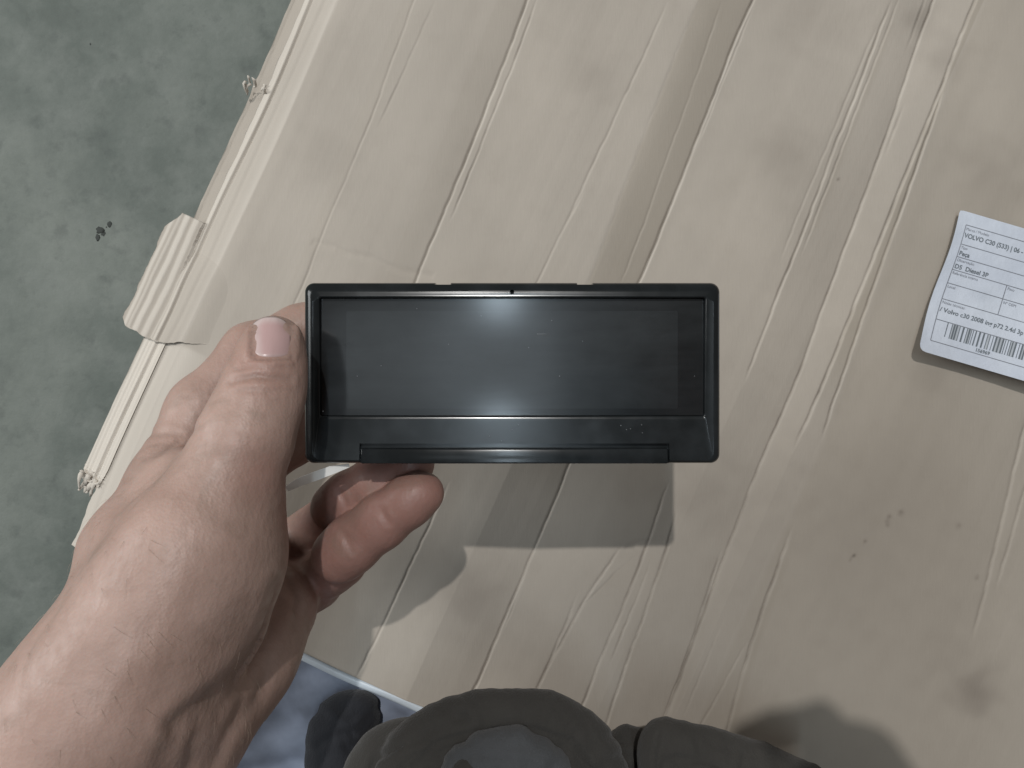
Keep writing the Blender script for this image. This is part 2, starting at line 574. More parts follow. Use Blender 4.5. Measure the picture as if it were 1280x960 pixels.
TEARS = [([(392, 303), (420, 309), (432, 316), (466, 322), (482, 331), (505, 338), (540, 344)], .7, 2.2), ([(286, 437), (300, 436)], .5, 2.0),
         ([(784, 684), (800, 678), (830, 676)], .5, 2.2)]
box = empty("cardboard_sheet")
tag(box, "large creased tan cardboard sheet lying under the held display", "cardboard")
us = np.concatenate([np.arange(U0, .33, .0016), np.linspace(.33, U1, 20)[1:]])
vs = np.concatenate([np.arange(VL, .335, .00045), np.linspace(.335, V1, 24)[1:]])
U, V = np.meshgrid(us, vs, indexing='ij')
edge = .0008 * noise1(us, 5, .006)
V[:, 0] += edge
V = np.maximum(V, VL + .0065 * smooth01((-.1425 - U) / .004) + edge[:, None])
hz = card_h(U, V)
X, Y = warp_xy(U, V)
nu, nv = U.shape
top = np.stack([X.ravel(), Y.ravel(), hz.ravel()], 1)
faces = grid_faces(nu, nv)
# give it thickness: rim of the sheet
rim = np.concatenate([np.arange(nv), np.arange(1, nu) * nv + nv - 1, (nu - 1) * nv + np.arange(nv - 2, -1, -1), np.arange(nu - 2, 0, -1) * nv])
low = top[rim] - (0, 0, TH)
nb = len(top)
k = np.arange(len(rim))
rf = np.stack([rim, nb + k, nb + np.roll(k, -1), np.roll(rim, -1)], 1)
me = mesh_np("top_liner", np.concatenate([top, low]), np.concatenate([faces, rf[:, ::-1]]))
st = np.concatenate([np.clip(stain_at(X, Y) + crease_shade(U, V), 0, .9).ravel(), np.zeros(len(rim))])
wn = np.maximum(pale_at(U, V), crease_lit(U, V))
float_attr(me, "stain_shade", st)
float_attr(me, "pale_lit", np.concatenate([wn.ravel(), np.full(len(rim), .3)]))
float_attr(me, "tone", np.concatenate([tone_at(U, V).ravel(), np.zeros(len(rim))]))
link_mesh("top_liner", me, M_card, box)


def strip(name, uarr, vfun0, vfun1, nv, hfun, pale_lit, th=.0008, parent=box, ushift=None):
    vt = np.linspace(0, 1, nv)
    Us = np.repeat(uarr[:, None], nv, 1)
    a, b = vfun0(uarr)[:, None], vfun1(uarr)[:, None]
    Vs = a + (b - a) * vt[None, :]
    if ushift is not None:
        Us = Us + ushift(Us, Vs)
    Hs = hfun(Us, Vs)
    Xs, Ys = warp_xy(Us, Vs)
    t = np.stack([Xs.ravel(), Ys.ravel(), Hs.ravel()], 1)
    n = len(t)
    fa = grid_faces(len(uarr), nv)
    lo = t - (0, 0, th)
    rim = np.concatenate([np.arange(nv), np.arange(1, len(uarr)) * nv + nv - 1, (len(uarr) - 1) * nv + np.arange(nv - 2, -1, -1), np.arange(len(uarr) - 2, 0, -1) * nv])
    rr = np.roll(rim, -1)
    rf = np.stack([rim, rim + n, rr + n, rr], 1)
    me = mesh_np(name, np.concatenate([t, lo]), np.concatenate([fa, fa[:, ::-1] + n, rf[:, ::-1]]))
    wv = pale_lit(Us, Vs).ravel() if callable(pale_lit) else np.full(n, pale_lit)
    float_attr(me, "pale_lit", np.concatenate([wv, wv]))
    float_attr(me, "stain_shade", np.zeros(2 * n))
    return link_mesh(name, me, M_card, parent)


# torn corrugated flap sticking out of the left edge
ua = np.arange(-.0585, .0115, .0007)


def flap_l(u):
    t = (u + .0585) / .070
    e = np.minimum(np.sqrt(np.clip(t / .07, 0, 1)), smooth01((1 - t) / .16))
    return -.2040 - .0065 * e + .0006 * noise1(u, 31, .004)


def flap_r(u):
    return np.full_like(u, -.148)


RIDGES = [(-.2078, .0012, .75), (-.2045, .0010, .55), (-.2003, .0017, 1.0), (-.1945, .0018, .9), (-.1900, .0006, .5)]


def flap_ridge(Us, Vs):
    r = np.zeros_like(Vs)
    for i, (vc, wd, a) in enumerate(RIDGES):
        q = (Vs - vc - .0004 * np.sin(Us * 70 + i) - .0002 * noise1(Us, 90 + i, .006)) / wd
        r = np.maximum(r, a * np.exp(-np.abs(q) ** 4))
    return r


def flap_pale(Us, Vs):  # ridges coloured paler than the valleys between them
    e = smooth01((-.1885 - Vs) / .001)
    return np.clip(pale_at(Us + .2, Vs) * (1 - e) * .8 + e * (.05 + .9 * flap_ridge(Us, Vs)), 0, .95)


def flap_h(Us, Vs):
    h = card_h(Us, np.maximum(Vs, VL))
    lift = smooth01((-.149 - Vs) / .038) * np.where(Vs > -.1905, smooth01((.004 - Us) / .03), 1)
    base = np.where(Vs < VL, -.0015 * ((VL - Vs) / .02), 0)
    rg = .00035 * flap_ridge(Us, Vs)
    t = smooth01((Us + .0585) / .012) * smooth01((.0115 - Us) / .006)
    endlift = .0012 * (1 - smooth01((Us + .0585) / .02))
    return h + lift * (.0024 + rg * (.6 + .4 * t) + base) - (1 - lift) * .0006 + endlift * lift - .0015 * smooth01((-.204 - Vs) / .007)


strip("torn_flap", ua, flap_l, flap_r, 150, flap_h, flap_pale, ushift=lambda a, b: .0115 * smooth01((b + .190) / .037) * np.clip((.0115 - a) / .07, 0, 1) + .0008 * noise1(b, 12, .004) * np.clip((.0 - a) / .05, 0, 1))["label"] = "pale ridged torn flap on the left edge"
# lower layer that shows as a dull band along the upper left edge
ub = np.arange(.010, .30, .0012)
strip("lower_layer", ub,
      lambda u: -.2030 + .0007 * noise1(u, 41, .006) - .0016 * np.exp(-((u - .095) / .004) ** 2),
      lambda u: np.full_like(u, -.186), 16,
      lambda Us, Vs: card_h(Us, np.full_like(Us, VL)) - .0052 - (VL - Vs) * .55 + .0015 * np.exp(-((Vs + .2020) / .0009) ** 2), 0.0)
# pale strip of torn liner below the flap
uc = np.arange(-.144, -.052, .0008)
ragged = .0035 * noise1(np.linspace(0, 1, 40), 77, .05)


def low_l(u):
    e = smooth01((u + .144) / .006)
    return -.1900 - .0052 * e - .0012 * np.clip((-.06 - u) / .08, 0, 1) + .00018 * noise1(u, 8, .006)


strip("torn_liner_strip", uc, low_l, lambda u: np.full_like(u, -.1815) - .0012 * (1 - smooth01((u + .144) / .012)), 22,
      lambda Us, Vs: card_h(Us, np.maximum(Vs, VL)) + .0012 - .25 * np.maximum(VL - Vs, 0) + .00025 * np.sin(Vs * 2600)
      + .0016 * (1 - smooth01((Us + .144) / .010)) * np.sin(Vs * 1900 + 8 * np.sin(Us * 500)), .95)
# shreds of ripped fluting at its end, and at the nick further up
shred = bmesh.new()
for k in range(28):
    if k < 18:
        u, v = -.140 - random.uniform(-.002, .004), -.1955 + .012 * (k / 17) + random.uniform(-.0006, .0006)
        L = random.uniform(.005, .013)
    else:
        u, v = .093 + random.uniform(-.004, .003), random.choice([-.2015, -.1995, -.1915, -.190, -.1885]) + random.uniform(-.001, .001)
        L = random.uniform(.002, .0045)
    x, y = u * EU[0] + v * EV[0], u * EU[1] + v * EV[1]
    ang = math.atan2(-EU[1], -EU[0]) + random.uniform(-.28, .28)
    wdt = random.uniform(.0009, .0019) if k < 18 else random.uniform(.0006, .0012)
    z = (-.0075 if k < 18 else -.008) + random.uniform(-.0015, .0035)
    prev = None
    for j in range(6):
        t = j / 5
        c = Vector((x + math.cos(ang) * L * t, y + math.sin(ang) * L * t, z + .002 * math.sin(t * 4 + k) - .003 * t))
        sd = Vector((-math.sin(ang), math.cos(ang), random.uniform(-.3, .3))) * wdt * (1 - .75 * t * t) * random.uniform(.7, 1.2)
        a, b = shred.verts.new(c - sd), shred.verts.new(c + sd)
        if prev:
            shred.faces.new((prev[0], prev[1], b, a))
        prev = (a, b)
sh = bm_obj("torn_fibres", shred, M_card, box, True)
sh["kind"] = "stuff"
for n_, v_ in (("pale_lit", .9), ("stain_shade", .08), ("tone", 0)):
    float_attr(sh.data, n_, np.full(len(sh.data.vertices), v_))
sm_ = sh.modifiers.new("thick", 'SOLIDIFY')
sm_.thickness = .0004

# the crate that carries the sheet (its sides stand under the sheet's edge)
bm = bmesh.new()
u0, u1, v0, v1 = U0 + .02, U1 - .02, -.165, V1 - .02
vsx = []
for z in (H - fl, -.016):
    for (u, v) in ((u0, v0), (u1, v0), (u1, v1), (u0, v1)):
        vsx.append(bm.verts.new((u * EU[0] + v * EV[0], u * EU[1] + v * EV[1], z)))
for i in range(4):
    bm.faces.new((vsx[i], vsx[(i + 1) % 4], vsx[4 + (i + 1) % 4], vsx[4 + i]))
bm.faces.new(vsx[4:])
ob = bm_obj("box_body", bm, M_card, box)

# ------------------------------------------------------------------ pale blue sheet at the lower edge
sheet = empty("plastic_sheet", at(400, 900, .43))
tag(sheet, "pale blue plastic sheet below the lower edge of the cardboard", "plastic sheet")


def uvp(u, v, z):
    return (u * EU[0] + v * EV[0], u * EU[1] + v * EV[1], z)


n1_, n2_ = 90, 130
gu = np.linspace(U0 + .012, U0 - .16, n1_)
gv = np.linspace(-.125, .20, n2_)
vsx = []
for u in gu:
    for v in gv:
        dz = -.0055 - .02 * max(0, (U0 - .01 - u)) + (.0018 * math.sin(v * 70 + u * 40) * math.sin(u * 60) + .0012 * math.sin(v * 190 - u * 120 + 2 * math.sin(u * 90)) + .0008 * math.sin(u * 310 + v * 90)) * min(1, (U0 + .012 - u) / .02)
        vsx.append(uvp(u, v, dz))
me = mesh_np("film", vsx, grid_faces(n1_, n2_))
o = link_mesh("film", me, M_sheet, sheet)
m_ = o.modifiers.new("thick", 'SOLIDIFY'); m_.thickness = .0006
# rolled hem along the cardboard edge
vsx, fs = [], []
for i, v in enumerate(np.linspace(-.125, .20, 80)):
    for j in range(10):
        a = 2 * math.pi * j / 10
        vsx.append(uvp(U0 - .0026 + .0024 * math.cos(a) + .0004 * math.sin(v * 90), v, -.0022 + .0016 * math.sin(a)))
for i in range(79):
    for j in range(10):
        fs.append((i * 10 + j, i * 10 + (j + 1) % 10, (i + 1) * 10 + (j + 1) % 10, (i + 1) * 10 + j))
link_mesh("hem", mesh_np("hem", vsx, fs), M_hem, sheet)

# ------------------------------------------------------------------ paper label
lab = empty("paper_label", at(1200, 262, H))
tag(lab, "white printed paper parts label with barcode at the right edge", "label")
PXM = H / F
A = np.array((.960, -.281)); A /= np.linalg.norm(A)
B = np.array((-.290, -.957)); B /= np.linalg.norm(B)
O = np.array(((1200 - 640) * PXM, (480 - 262) * PXM))
LW, LH = 290.0, 183.0     # in photo pixels on the table


def label_z(a, b):
    t = np.clip(b / LH, 0, 1)
    s = np.clip(a / LW, 0, 1)
    return .0026 + .0075 * t ** 2.2 + .0012 * np.sin(t * 6.5 + .6) * np.exp(-s * 6) + .0016 * np.exp(-a / 22.0) + .0010 * np.sin(s * 9 + t * 2)


def label_xyz(a, b, lift=0.0):
    z = label_z(a, b) + lift
    k = ((H - z) / H)[:, None]
    wav = (-4.0 * np.sin(np.pi * b / LH) * .0 + 2.4 * np.sin(b / LH * 7.0)) * np.exp(-np.maximum(a, 0) / 25.0)
    p = (O[None, :] + ((a + wav)[:, None] * A[None, :] + b[:, None] * B[None, :]) * PXM) * k
    return np.stack([p[:, 0], p[:, 1], z], 1)


na, nbb = 60, 46
ga, gb = np.meshgrid(np.linspace(0, LW, na), np.linspace(0, LH, nbb), indexing='ij')
ga, gb = ga.ravel().copy(), gb.ravel().copy()
# rounded corners
R = 9.0
for ca, cb, sa, sb in ((R, LH - R, -1, 1), (LW - R, LH - R, 1, 1), (LW - R, R, 1, -1), (3, 3, -1, -1)):
    r_ = R if (ca, cb) != (3, 3) else 3
    msk = ((ga - ca) * sa > 0) & ((gb - cb) * sb > 0)
    da, db = ga[msk] - ca, gb[msk] - cb
    mx = np.maximum(np.abs(da), np.abs(db)); ln = np.hypot(da, db) + 1e-9
    ga[msk], gb[msk] = ca + da / ln * mx, cb + db / ln * mx
me = mesh_np("paper", label_xyz(ga, gb), grid_faces(na, nbb))
float_attr(me, "stain_shade", np.clip(.7 * np.exp(-(((ga - 57) / 14) ** 2 + ((gb - 95) / 7) ** 2)) + .3 * np.exp(-(((ga - 150) / 40) ** 2 + ((gb - 60) / 40) ** 2)), 0, 1))
float_attr(me, "pale_lit", np.zeros(len(ga)))
o = link_mesh("paper", me, M_paper, lab)
m_ = o.modifiers.new("thick", 'SOLIDIFY'); m_.thickness = .00006; m_.offset = -1; o.modifiers.new('split', 'EDGE_SPLIT')


def on_label(name, quads, mat, lift=.00012):
    """rectangles (a0, a1, b0, b1) in label units printed on the sheet"""
    V_, F_ = [], []
    for (a0, a1, b0, b1) in quads:
        n = max(2, int(max(a1 - a0, b1 - b0) / 5) + 1)
        base = len(V_)
        long_a = (a1 - a0) > (b1 - b0)
        for i in range(n):
            t = i / (n - 1)
            if long_a:
                V_ += [(a0 + (a1 - a0) * t, b0), (a0 + (a1 - a0) * t, b1)]
            else:
                V_ += [(a0, b0 + (b1 - b0) * t), (a1, b0 + (b1 - b0) * t)]
        for i in range(n - 1):
            q = base + 2 * i
            F_.append((q, q + 1, q + 3, q + 2))
    V_ = np.array(V_, float)
    return link_mesh(name, mesh_np(name, label_xyz(V_[:, 0], V_[:, 1], lift), F_), mat, lab, False)


def on_label_text(txt, a, b, size, mat, bold=0.0, xs=1.0):
    c = bpy.data.curves.new("printed_text", 'FONT')
    c.body = txt
    c.size = size
    c.offset = bold * 1.6
    c.resolution_u = 3
    tmp = bpy.data.objects.new("printed_text", c)
    col.objects.link(tmp)
    bpy.context.view_layer.update()
    me = bpy.data.meshes.new_from_object(tmp.evaluated_get(bpy.context.evaluated_depsgraph_get()))
    bpy.data.objects.remove(tmp)
    bpy.data.curves.remove(c)
    n = len(me.vertices)
    co = np.empty(n * 3)
    me.vertices.foreach_get("co", co)
    co = co.reshape(-1, 3)
    me.vertices.foreach_set("co", label_xyz(a + co[:, 0] * xs, b - co[:, 1], .00013).ravel())
    me.name = "printed_text"
    return link_mesh("printed_text", me, mat, lab, False)


A0, A1 = 12.0, 278.0
rows = [16, 40.7, 57.2, 74.2, 92, 112.9, 139.4, 167]
lw = .95
for q in [(A0, A1, r - lw / 2, r + lw / 2) for r in rows] + [(A0 - lw / 2, A0 + lw / 2, 16, 167), (A1 - lw / 2, A1 + lw / 2, 16, 167), (83, 83 + lw, 74.2, 112.9), (160, 160 + lw, 74.2, 112.9)]:
    on_label("ruled_line", [q], M_ink)
for txt, a, b, s, bold, xs in [
    ("Marca / Modelo", 13.5, 22.3, 5.0, 0, .95), ("VOLVO C30 (533) | 06 - 13", 13.5, 31.5, 8.2, .12, .93),
    ("Tipo", 13.5, 46.2, 5.0, 0, .95), ("Peça", 13.5, 54.6, 8.0, .12, .95),
    ("Observação", 13.5, 62.5, 5.0, 0, .95), ("D5  Diesel 3P", 13.5, 71.8, 8.0, .12, .98),
    ("Referência interna", 13.5, 79.5, 5.0, 0, .9), ("Local", 13.5, 97.5, 5.0, 0, .95),
    ("Peso", 85.5, 79.5, 5.0, 0, .95), ("Nº OEM", 85.5, 97.8, 5.0, 0, .95),
    ("Notas técnicas", 13.5, 118.3, 5.0, 0, .95), ("/ Volvo c30 2008 ing p72 2.4d 3p", 13.5, 128.6, 8.0, .1, 1.0),
    ("156969", 69, 164.6, 6.3, .1, 1.0)]:
    on_label_text(txt, a, b, s, M_ink if s < 6 else M_ink_dark, bold, xs)
bars, pale = [(27.2, 28.2, 139.6, 158)], []
a = 33.0
brng = random.Random(3)
while a < 262:
    ww = brng.choice([.9, .9, 1.5, 2.1])
    bars.append((a, a + ww, 139.9, 158.6))
    g = brng.choice([.9, 1.5, 2.4, 3.2])
    if g < 3 and brng.random() < .75:
        pale.append((a + ww, a + ww + g, 139.9, 158.6))
    a += ww + g
on_label("barcode", bars, M_ink_dark)
on_label("barcode_tint", pale, M_ink_pale, .00010)

# ------------------------------------------------------------------ the held display
DD = .295
dev = empty("display_unit", at(640, 466, DD))
tag(dev, "black plastic dashboard display module held above the cardboard", "display")
ZF = H - DD


def dx(px): return (px - 640) * DD / F


def dy(py): return (480 - py) * DD / F


def ring(x0, x1, y0, y1, r, z, nseg=10):
    out = []
    for cx, cy, a0 in ((x1 - r, y1 - r, 0), (x0 + r, y1 - r, 90), (x0 + r, y0 + r, 180), (x1 - r, y0 + r, 270)):
        for i in range(nseg + 1):
            a = math.radians(a0 + 90 * i / nseg)
            out.append((cx + r * math.cos(a), cy + r * math.sin(a), z))
    return out


def loft(name, rings, mat, parent, cap_first=True, cap_last=True):
    n = len(rings[0])
    vv = [p for r in rings for p in r]
    ff = []
    for k in range(len(rings) - 1):
        for i in range(n):
            j = (i + 1) % n
            ff.append((k * n + i, k * n + j, (k + 1) * n + j, (k + 1) * n + i))
    me = bpy.data.meshes.new(name)
    if cap_first: ff.append(tuple(range(n))[::-1])
    if cap_last: ff.append(tuple((len(rings) - 1) * n + i for i in range(n)))
    me.from_pydata(vv, [], ff)
    me.update()
    bm = bmesh.new(); bm.from_mesh(me)
    bmesh.ops.recalc_face_normals(bm, faces=bm.faces[:])
    bm.to_mesh(me); bm.free()
    return me


ox0, ox1, oy0, oy1 = dx(378), dx(902.5), dy(580), dy(352)
rx0, rx1, ry0, ry1 = dx(399), dx(882), dy(520), dy(372)
Rs = []
Rs.append(ring(ox0 + .001, ox1 - .001, oy0 + .001, oy1 - .001, .003, ZF - .0135))
Rs.append(ring(ox0, ox1, oy0, oy1, .0034, ZF - .0125))
Rs.append(ring(ox0, ox1, oy0, oy1, .0036, ZF - .0042))
for t in np.linspace(.12, 1, 9):        # rounded rim, deeper at the top and left than at the foot
    a = t * math.pi / 2
    c = 1 - math.cos(a)
    zz = ZF - .0042 + .0042 * math.sin(a)
    Rs.append(ring(ox0 + .0042 * c, ox1 - .0034 * c, oy0 + .0016 * c, oy1 - .0052 * c, .0036 - .0010 * c, zz))
Rs.append(ring(rx0 - .0006, rx1 + .0006, ry0 - .0020, ry1 + .0006, .0010, ZF + .0001))
for t in np.linspace(.2, 1, 4):
    a = t * math.pi / 2
    Rs.append(ring(rx0 - .0006 + .0006 * math.sin(a), rx1 + .0006 - .0006 * math.sin(a), ry0 - .0020 + .0020 * math.sin(a), ry1 + .0006 - .0006 * math.sin(a), .0008, ZF + .0001 - .0006 * (1 - math.cos(a))))
Rs.append(ring(rx0 + .0001, rx1 - .0001, ry0 + .0001, ry1 - .0001, .0007, ZF - .0034))
LIP = .0014
nk = len(Rs) - 6
for q in range(nk, len(Rs)):
    Rs[q] = [(x, y, z - (LIP if (y < 0.01 and q < len(Rs) - 1) else 0)) for x, y, z in Rs[q]]
me = loft("bezel", Rs, M_plastic, dev)
body = link_mesh("bezel", me, M_plastic, dev)


def cut(ob, cutters):
    tmp = []
    for c in cutters:
        bm = bmesh.new()
        if c[0] == 'box':
            box_bm(bm, *c[1:])
        else:
            _, x, y, z, r, h = c
            bmesh.ops.create_cone(bm, cap_ends=True, segments=20, radius1=r, radius2=r, depth=h, matrix=Matrix.Translation((x, y, z)))
        t = bm_obj("cutter", bm, None)
        md = ob.modifiers.new("cut", 'BOOLEAN')
        md.operation = 'DIFFERENCE'; md.object = t; md.solver = 'EXACT'
        tmp.append(t)
    bpy.context.view_layer.update()
    nm = bpy.data.meshes.new_from_object(ob.evaluated_get(bpy.context.evaluated_depsgraph_get()))
    ob.modifiers.clear()
    nm.name = ob.name
    ob.data = nm
    for t in tmp:
        bpy.data.objects.remove(t)


cut(body, [
    ('box', dx(449), dx(837), dy(590), dy(554.5), ZF - .0030, ZF + .01),
    ('box', dx(543), dx(563), oy1 - .0009, oy1 + .01, ZF - .03, ZF + .01),
    ('box', dx(722), dx(742), oy1 - .0009, oy1 + .01, ZF - .03, ZF + .01),
    ('cyl', dx(640), dy(365), ZF - .0002, .00085, .004),
])
for p in body.data.polygons: p.use_smooth = True
em = body.modifiers.new("split", 'EDGE_SPLIT'); em.split_angle = math.radians(35)
wm = body.modifiers.new("weighted", 'WEIGHTED_NORMAL'); wm.weight = 100; wm.keep_sharp = True
# ledge along the foot
bm = bmesh.new()
box_bm(bm, dx(450.5), dx(835.5), dy(579.6), dy(560.5), ZF - .0045, ZF + .0003, .0007)
for v in bm.verts:
    v.co.z += (dy(578.5) - v.co.y) * .10
bm_obj("lower_ledge", bm, M_plastic, dev, True).modifiers.new("split", 'EDGE_SPLIT')
# screw hole bottom
bm = bmesh.new()
bmesh.ops.create_cone(bm, cap_ends=True, segments=20, radius1=.0009, radius2=.0006, depth=.0006, matrix=Matrix.Translation((dx(640), dy(365), ZF - .0019)))
bm_obj("pin_hole", bm, M_seam, dev)
# glass and the lighter display area behind it
me = loft("display_glass", [ring(rx0 + .0002, rx1 - .0002, ry0 + .0002, ry1 - .0002, .0005, ZF - .0045),
                            ring(rx0 + .0002, rx1 - .0002, ry0 + .0002, ry1 - .0002, .0005, ZF - .0027)], None, None)
gl = link_mesh("display_glass", me, M_glass, dev, False)
me = loft("lit_area", [ring(dx(431), dx(849), dy(511), dy(388), .0006, ZF - .0028),
                       ring(dx(431), dx(849), dy(511), dy(388), .0006, ZF - .00262)], None, None)
lcd = link_mesh("display_window", me, M_lcd, dev, False)
# housing behind
bm = bmesh.new()
box_bm(bm, dx(470), dx(835), dy(545), dy(385), ZF - .034, ZF - .0136, .002)
bm_obj("rear_housing", bm, M_plastic, dev, False)
# dust grains and scratches on the face
bm = bmesh.new()
for (px, py) in [(776, 532), (788, 536), (802, 531), (803, 541), (783, 537), (648, 531), (627, 551), (729, 426), (661, 434), (672, 417), (475, 457), (520, 385), (601, 394), (445, 470), (700, 470), (640, 537), (560, 430), (404, 514), (612, 545), (690, 400), (870, 470)]:
    z = ZF - .00258 if py < 512 else ZF + .0001
    r = bmesh.ops.create_icosphere(bm, subdivisions=1, radius=random.uniform(.00012, .00024))
    bmesh.ops.translate(bm, verts=r['verts'], vec=(dx(px), dy(py), z))
for (px, py, L) in [(678, 417, 12)]:
    box_bm(bm, dx(px - L / 2), dx(px + L / 2), dy(py) - .00008, dy(py) + .00008, ZF - .00261, ZF - .00255)
d_ = bm_obj("dust", bm, M_dust, dev, True)
d_["kind"] = "stuff"
# white ribbon end poking out behind the lower left corner
pts = [((355, 609), (361, 614)), ((372, 598), (377, 607)), ((392, 590), (398, 600)), ((412, 583), (418, 592)), ((436, 580), (437, 584))]
vv, ff = [], []
for i, (p, q) in enumerate(pts):
    d = .2975 + .0025 * i / 4
    vv += [at(*p, d), at(*q, d + .001)]
for i in range(len(pts) - 1):
    ff.append((2 * i, 2 * i + 1, 2 * i + 3, 2 * i + 2))
o = link_mesh("white_ribbon", mesh_np("white_ribbon", vv, ff), M_white, dev, False)
m_ = o.modifiers.new("thick", 'SOLIDIFY'); m_.thickness = .0003

# ------------------------------------------------------------------ person: arm and hand as one skin


def smin(a, b, k):
    if k <= 0:
        return np.minimum(a, b)
    h = np.maximum(k - np.abs(a - b), 0) / k
    return np.minimum(a, b) - h * h * k * .25


class Field:
    def __init__(self, lo, hi, step):
        self.lo, self.step = np.array(lo, float), step
        self.n = np.ceil((np.array(hi) - self.lo) / step).astype(int) + 1
        self.f = np.full(self.n, .02, np.float32)

    def window(self, pts, rs, pad):
        lo = np.min([np.array(p) - r - pad for p, r in zip(pts, rs)], 0)
        hi = np.max([np.array(p) + r + pad for p, r in zip(pts, rs)], 0)
        a = np.clip(((lo - self.lo) / self.step).astype(int), 0, self.n)
        b = np.clip(((hi - self.lo) / self.step).astype(int) + 2, 0, self.n)
        sl = tuple(slice(i, j) for i, j in zip(a, b))
        ax = [(self.lo[i] + np.arange(a[i], b[i]) * self.step).astype(np.float32) for i in range(3)]
        return sl, ax

    def chain(self, pts, kin, kout, sub=False):
        """pts: (x, y, z, r) joined as round cones; kin blends inside the chain, kout blends the chain to the rest"""
        P = [np.array(p[:3], float) for p in pts]
        Rr = [p[3] for p in pts]
        sl, ax = self.window(P, Rr, max(kin, kout) + .006)
        if min(len(a) for a in ax) == 0:
            return
        x, y, z = np.meshgrid(*ax, indexing='ij', sparse=True)
        d = None
        segs = list(zip(P, P[1:], Rr, Rr[1:])) if len(P) > 1 else [(P[0], P[0] + 1e-6, Rr[0], Rr[0])]
        for a, b, ra, rb in segs:
            ab = b - a
            L2 = float(ab @ ab)
            t = np.clip(((x - a[0]) * ab[0] + (y - a[1]) * ab[1] + (z - a[2]) * ab[2]) / L2, 0, 1)
            q = np.sqrt((x - a[0] - t * ab[0]) ** 2 + (y - a[1] - t * ab[1]) ** 2 + (z - a[2] - t * ab[2]) ** 2) - (ra + (rb - ra) * t)
            d = q if d is None else smin(d, q, kin)
        cur = self.f[sl]
        if sub:
            self.f[sl] = -smin(-cur, d, kout)
        else:
            self.f[sl] = smin(cur, d, kout)

    def ellipsoid(self, c, rad, k, rot=None):
        c, rad = np.array(c, float), np.array(rad, float)
        sl, ax = self.window([c], [rad.max()], k + .006)
        if min(len(a) for a in ax) == 0:
            return
        x, y, z = np.meshgrid(*ax, indexing='ij')
        p = np.stack([x - c[0], y - c[1], z - c[2]], -1)
        if rot is not None:
            p = p @ np.array(rot, np.float32)
        q = np.sqrt(((p / rad) ** 2).sum(-1))
        q2 = np.sqrt(((p / rad ** 2) ** 2).sum(-1)) + 1e-9
        d = q * (q - 1) / q2
        self.f[sl] = smin(self.f[sl], d.astype(np.float32), k)

    def mesh(self):
        f = self.f
        ins = f < 0
        n = np.array(f.shape)
        c = [ins[i:n[0] - 1 + i, j:n[1] - 1 + j, k:n[2] - 1 + k] for i in (0, 1) for j in (0, 1) for k in (0, 1)]
        s = sum(a.astype(np.int8) for a in c)
        act = (s > 0) & (s < 8)
        idx = np.argwhere(act)
        ident = np.full(act.shape, -1, np.int64)
        ident[act] = np.arange(len(idx))
        corners = np.array([(i, j, k) for i in (0, 1) for j in (0, 1) for k in (0, 1)])
        val = np.stack([f[tuple((idx + o).T)] for o in corners], 1)
        acc = np.zeros((len(idx), 3)); cnt = np.zeros(len(idx))
        for i in range(8):
            for j in range(i + 1, 8):
                if np.abs(corners[i] - corners[j]).sum() != 1:
                    continue
                a, b = val[:, i], val[:, j]
                m = (a < 0) != (b < 0)
                t = np.where(m, a / np.where(m, a - b, 1), 0)
                acc += np.where(m[:, None], corners[i] + t[:, None] * (corners[j] - corners[i]), 0)
                cnt += m
        V_ = self.lo + (idx + acc / cnt[:, None]) * self.step
        F_ = []
        for ax_ in range(3):
            o1, o2 = [(1, 2), (2, 0), (0, 1)][ax_]
            sl0 = [slice(1, -1)] * 3; sl1 = [slice(1, -1)] * 3
            sl0[ax_] = slice(0, n[ax_] - 1); sl1[ax_] = slice(1, n[ax_])
            A_, B_ = ins[tuple(sl0)], ins[tuple(sl1)]
            ch = np.argwhere(A_ != B_)
            if not len(ch):
                continue
            flip = A_[tuple(ch.T)]
            g = ch.copy()
            for q in range(3):
                if q != ax_: g[:, q] += 1
            e1 = np.zeros(3, int); e1[o1] = 1
            e2 = np.zeros(3, int); e2[o2] = 1
            q = np.stack([ident[tuple((g - e1 - e2).T)], ident[tuple((g - e2).T)], ident[tuple(g.T)], ident[tuple((g - e1).T)]], 1)
            q = np.where(flip[:, None], q, q[:, ::-1])
            F_.append(q)
        F_ = np.concatenate(F_)
        F_ = F_[(F_ >= 0).all(1)]
        return V_, F_


def normals_of(V_, F_):
    a, b, c, d = (V_[F_[:, i]] for i in range(4))
    fn = np.cross(c - a, d - b)
    N = np.zeros_like(V_)
    for i in range(4):
        np.add.at(N, F_[:, i], fn)
    return N / (np.linalg.norm(N, axis=1, keepdims=True) + 1e-12)


def relax(V_, F_, it, lam=.5):
    e = np.concatenate([F_[:, [0, 1]], F_[:, [1, 2]], F_[:, [2, 3]], F_[:, [3, 0]]])
    e = np.concatenate([e, e[:, ::-1]])
    cnt = np.bincount(e[:, 0], minlength=len(V_))[:, None]
    for _ in range(it):
        S = np.stack([np.bincount(e[:, 0], weights=V_[e[:, 1], q], minlength=len(V_)) for q in range(3)], 1)
        V_ = V_ + lam * (S / np.maximum(cnt, 1) - V_)
    return V_


def proj(V_):
    d = H - V_[:, 2]
    return 640 + V_[:, 0] * F / d, 480 - V_[:, 1] * F / d, d


def pp(px, py, d, rpx):
    p = at(px, py, d)
    return (p.x, p.y, p.z, rpx * d / F)


person = empty("person", (-.1, -.4, H - fl))
tag(person, "person in a dark jacket holding the display in the left hand", "person")

fld = Field((-.345, -.285, .035), (-.025, .045, .235), .0011)
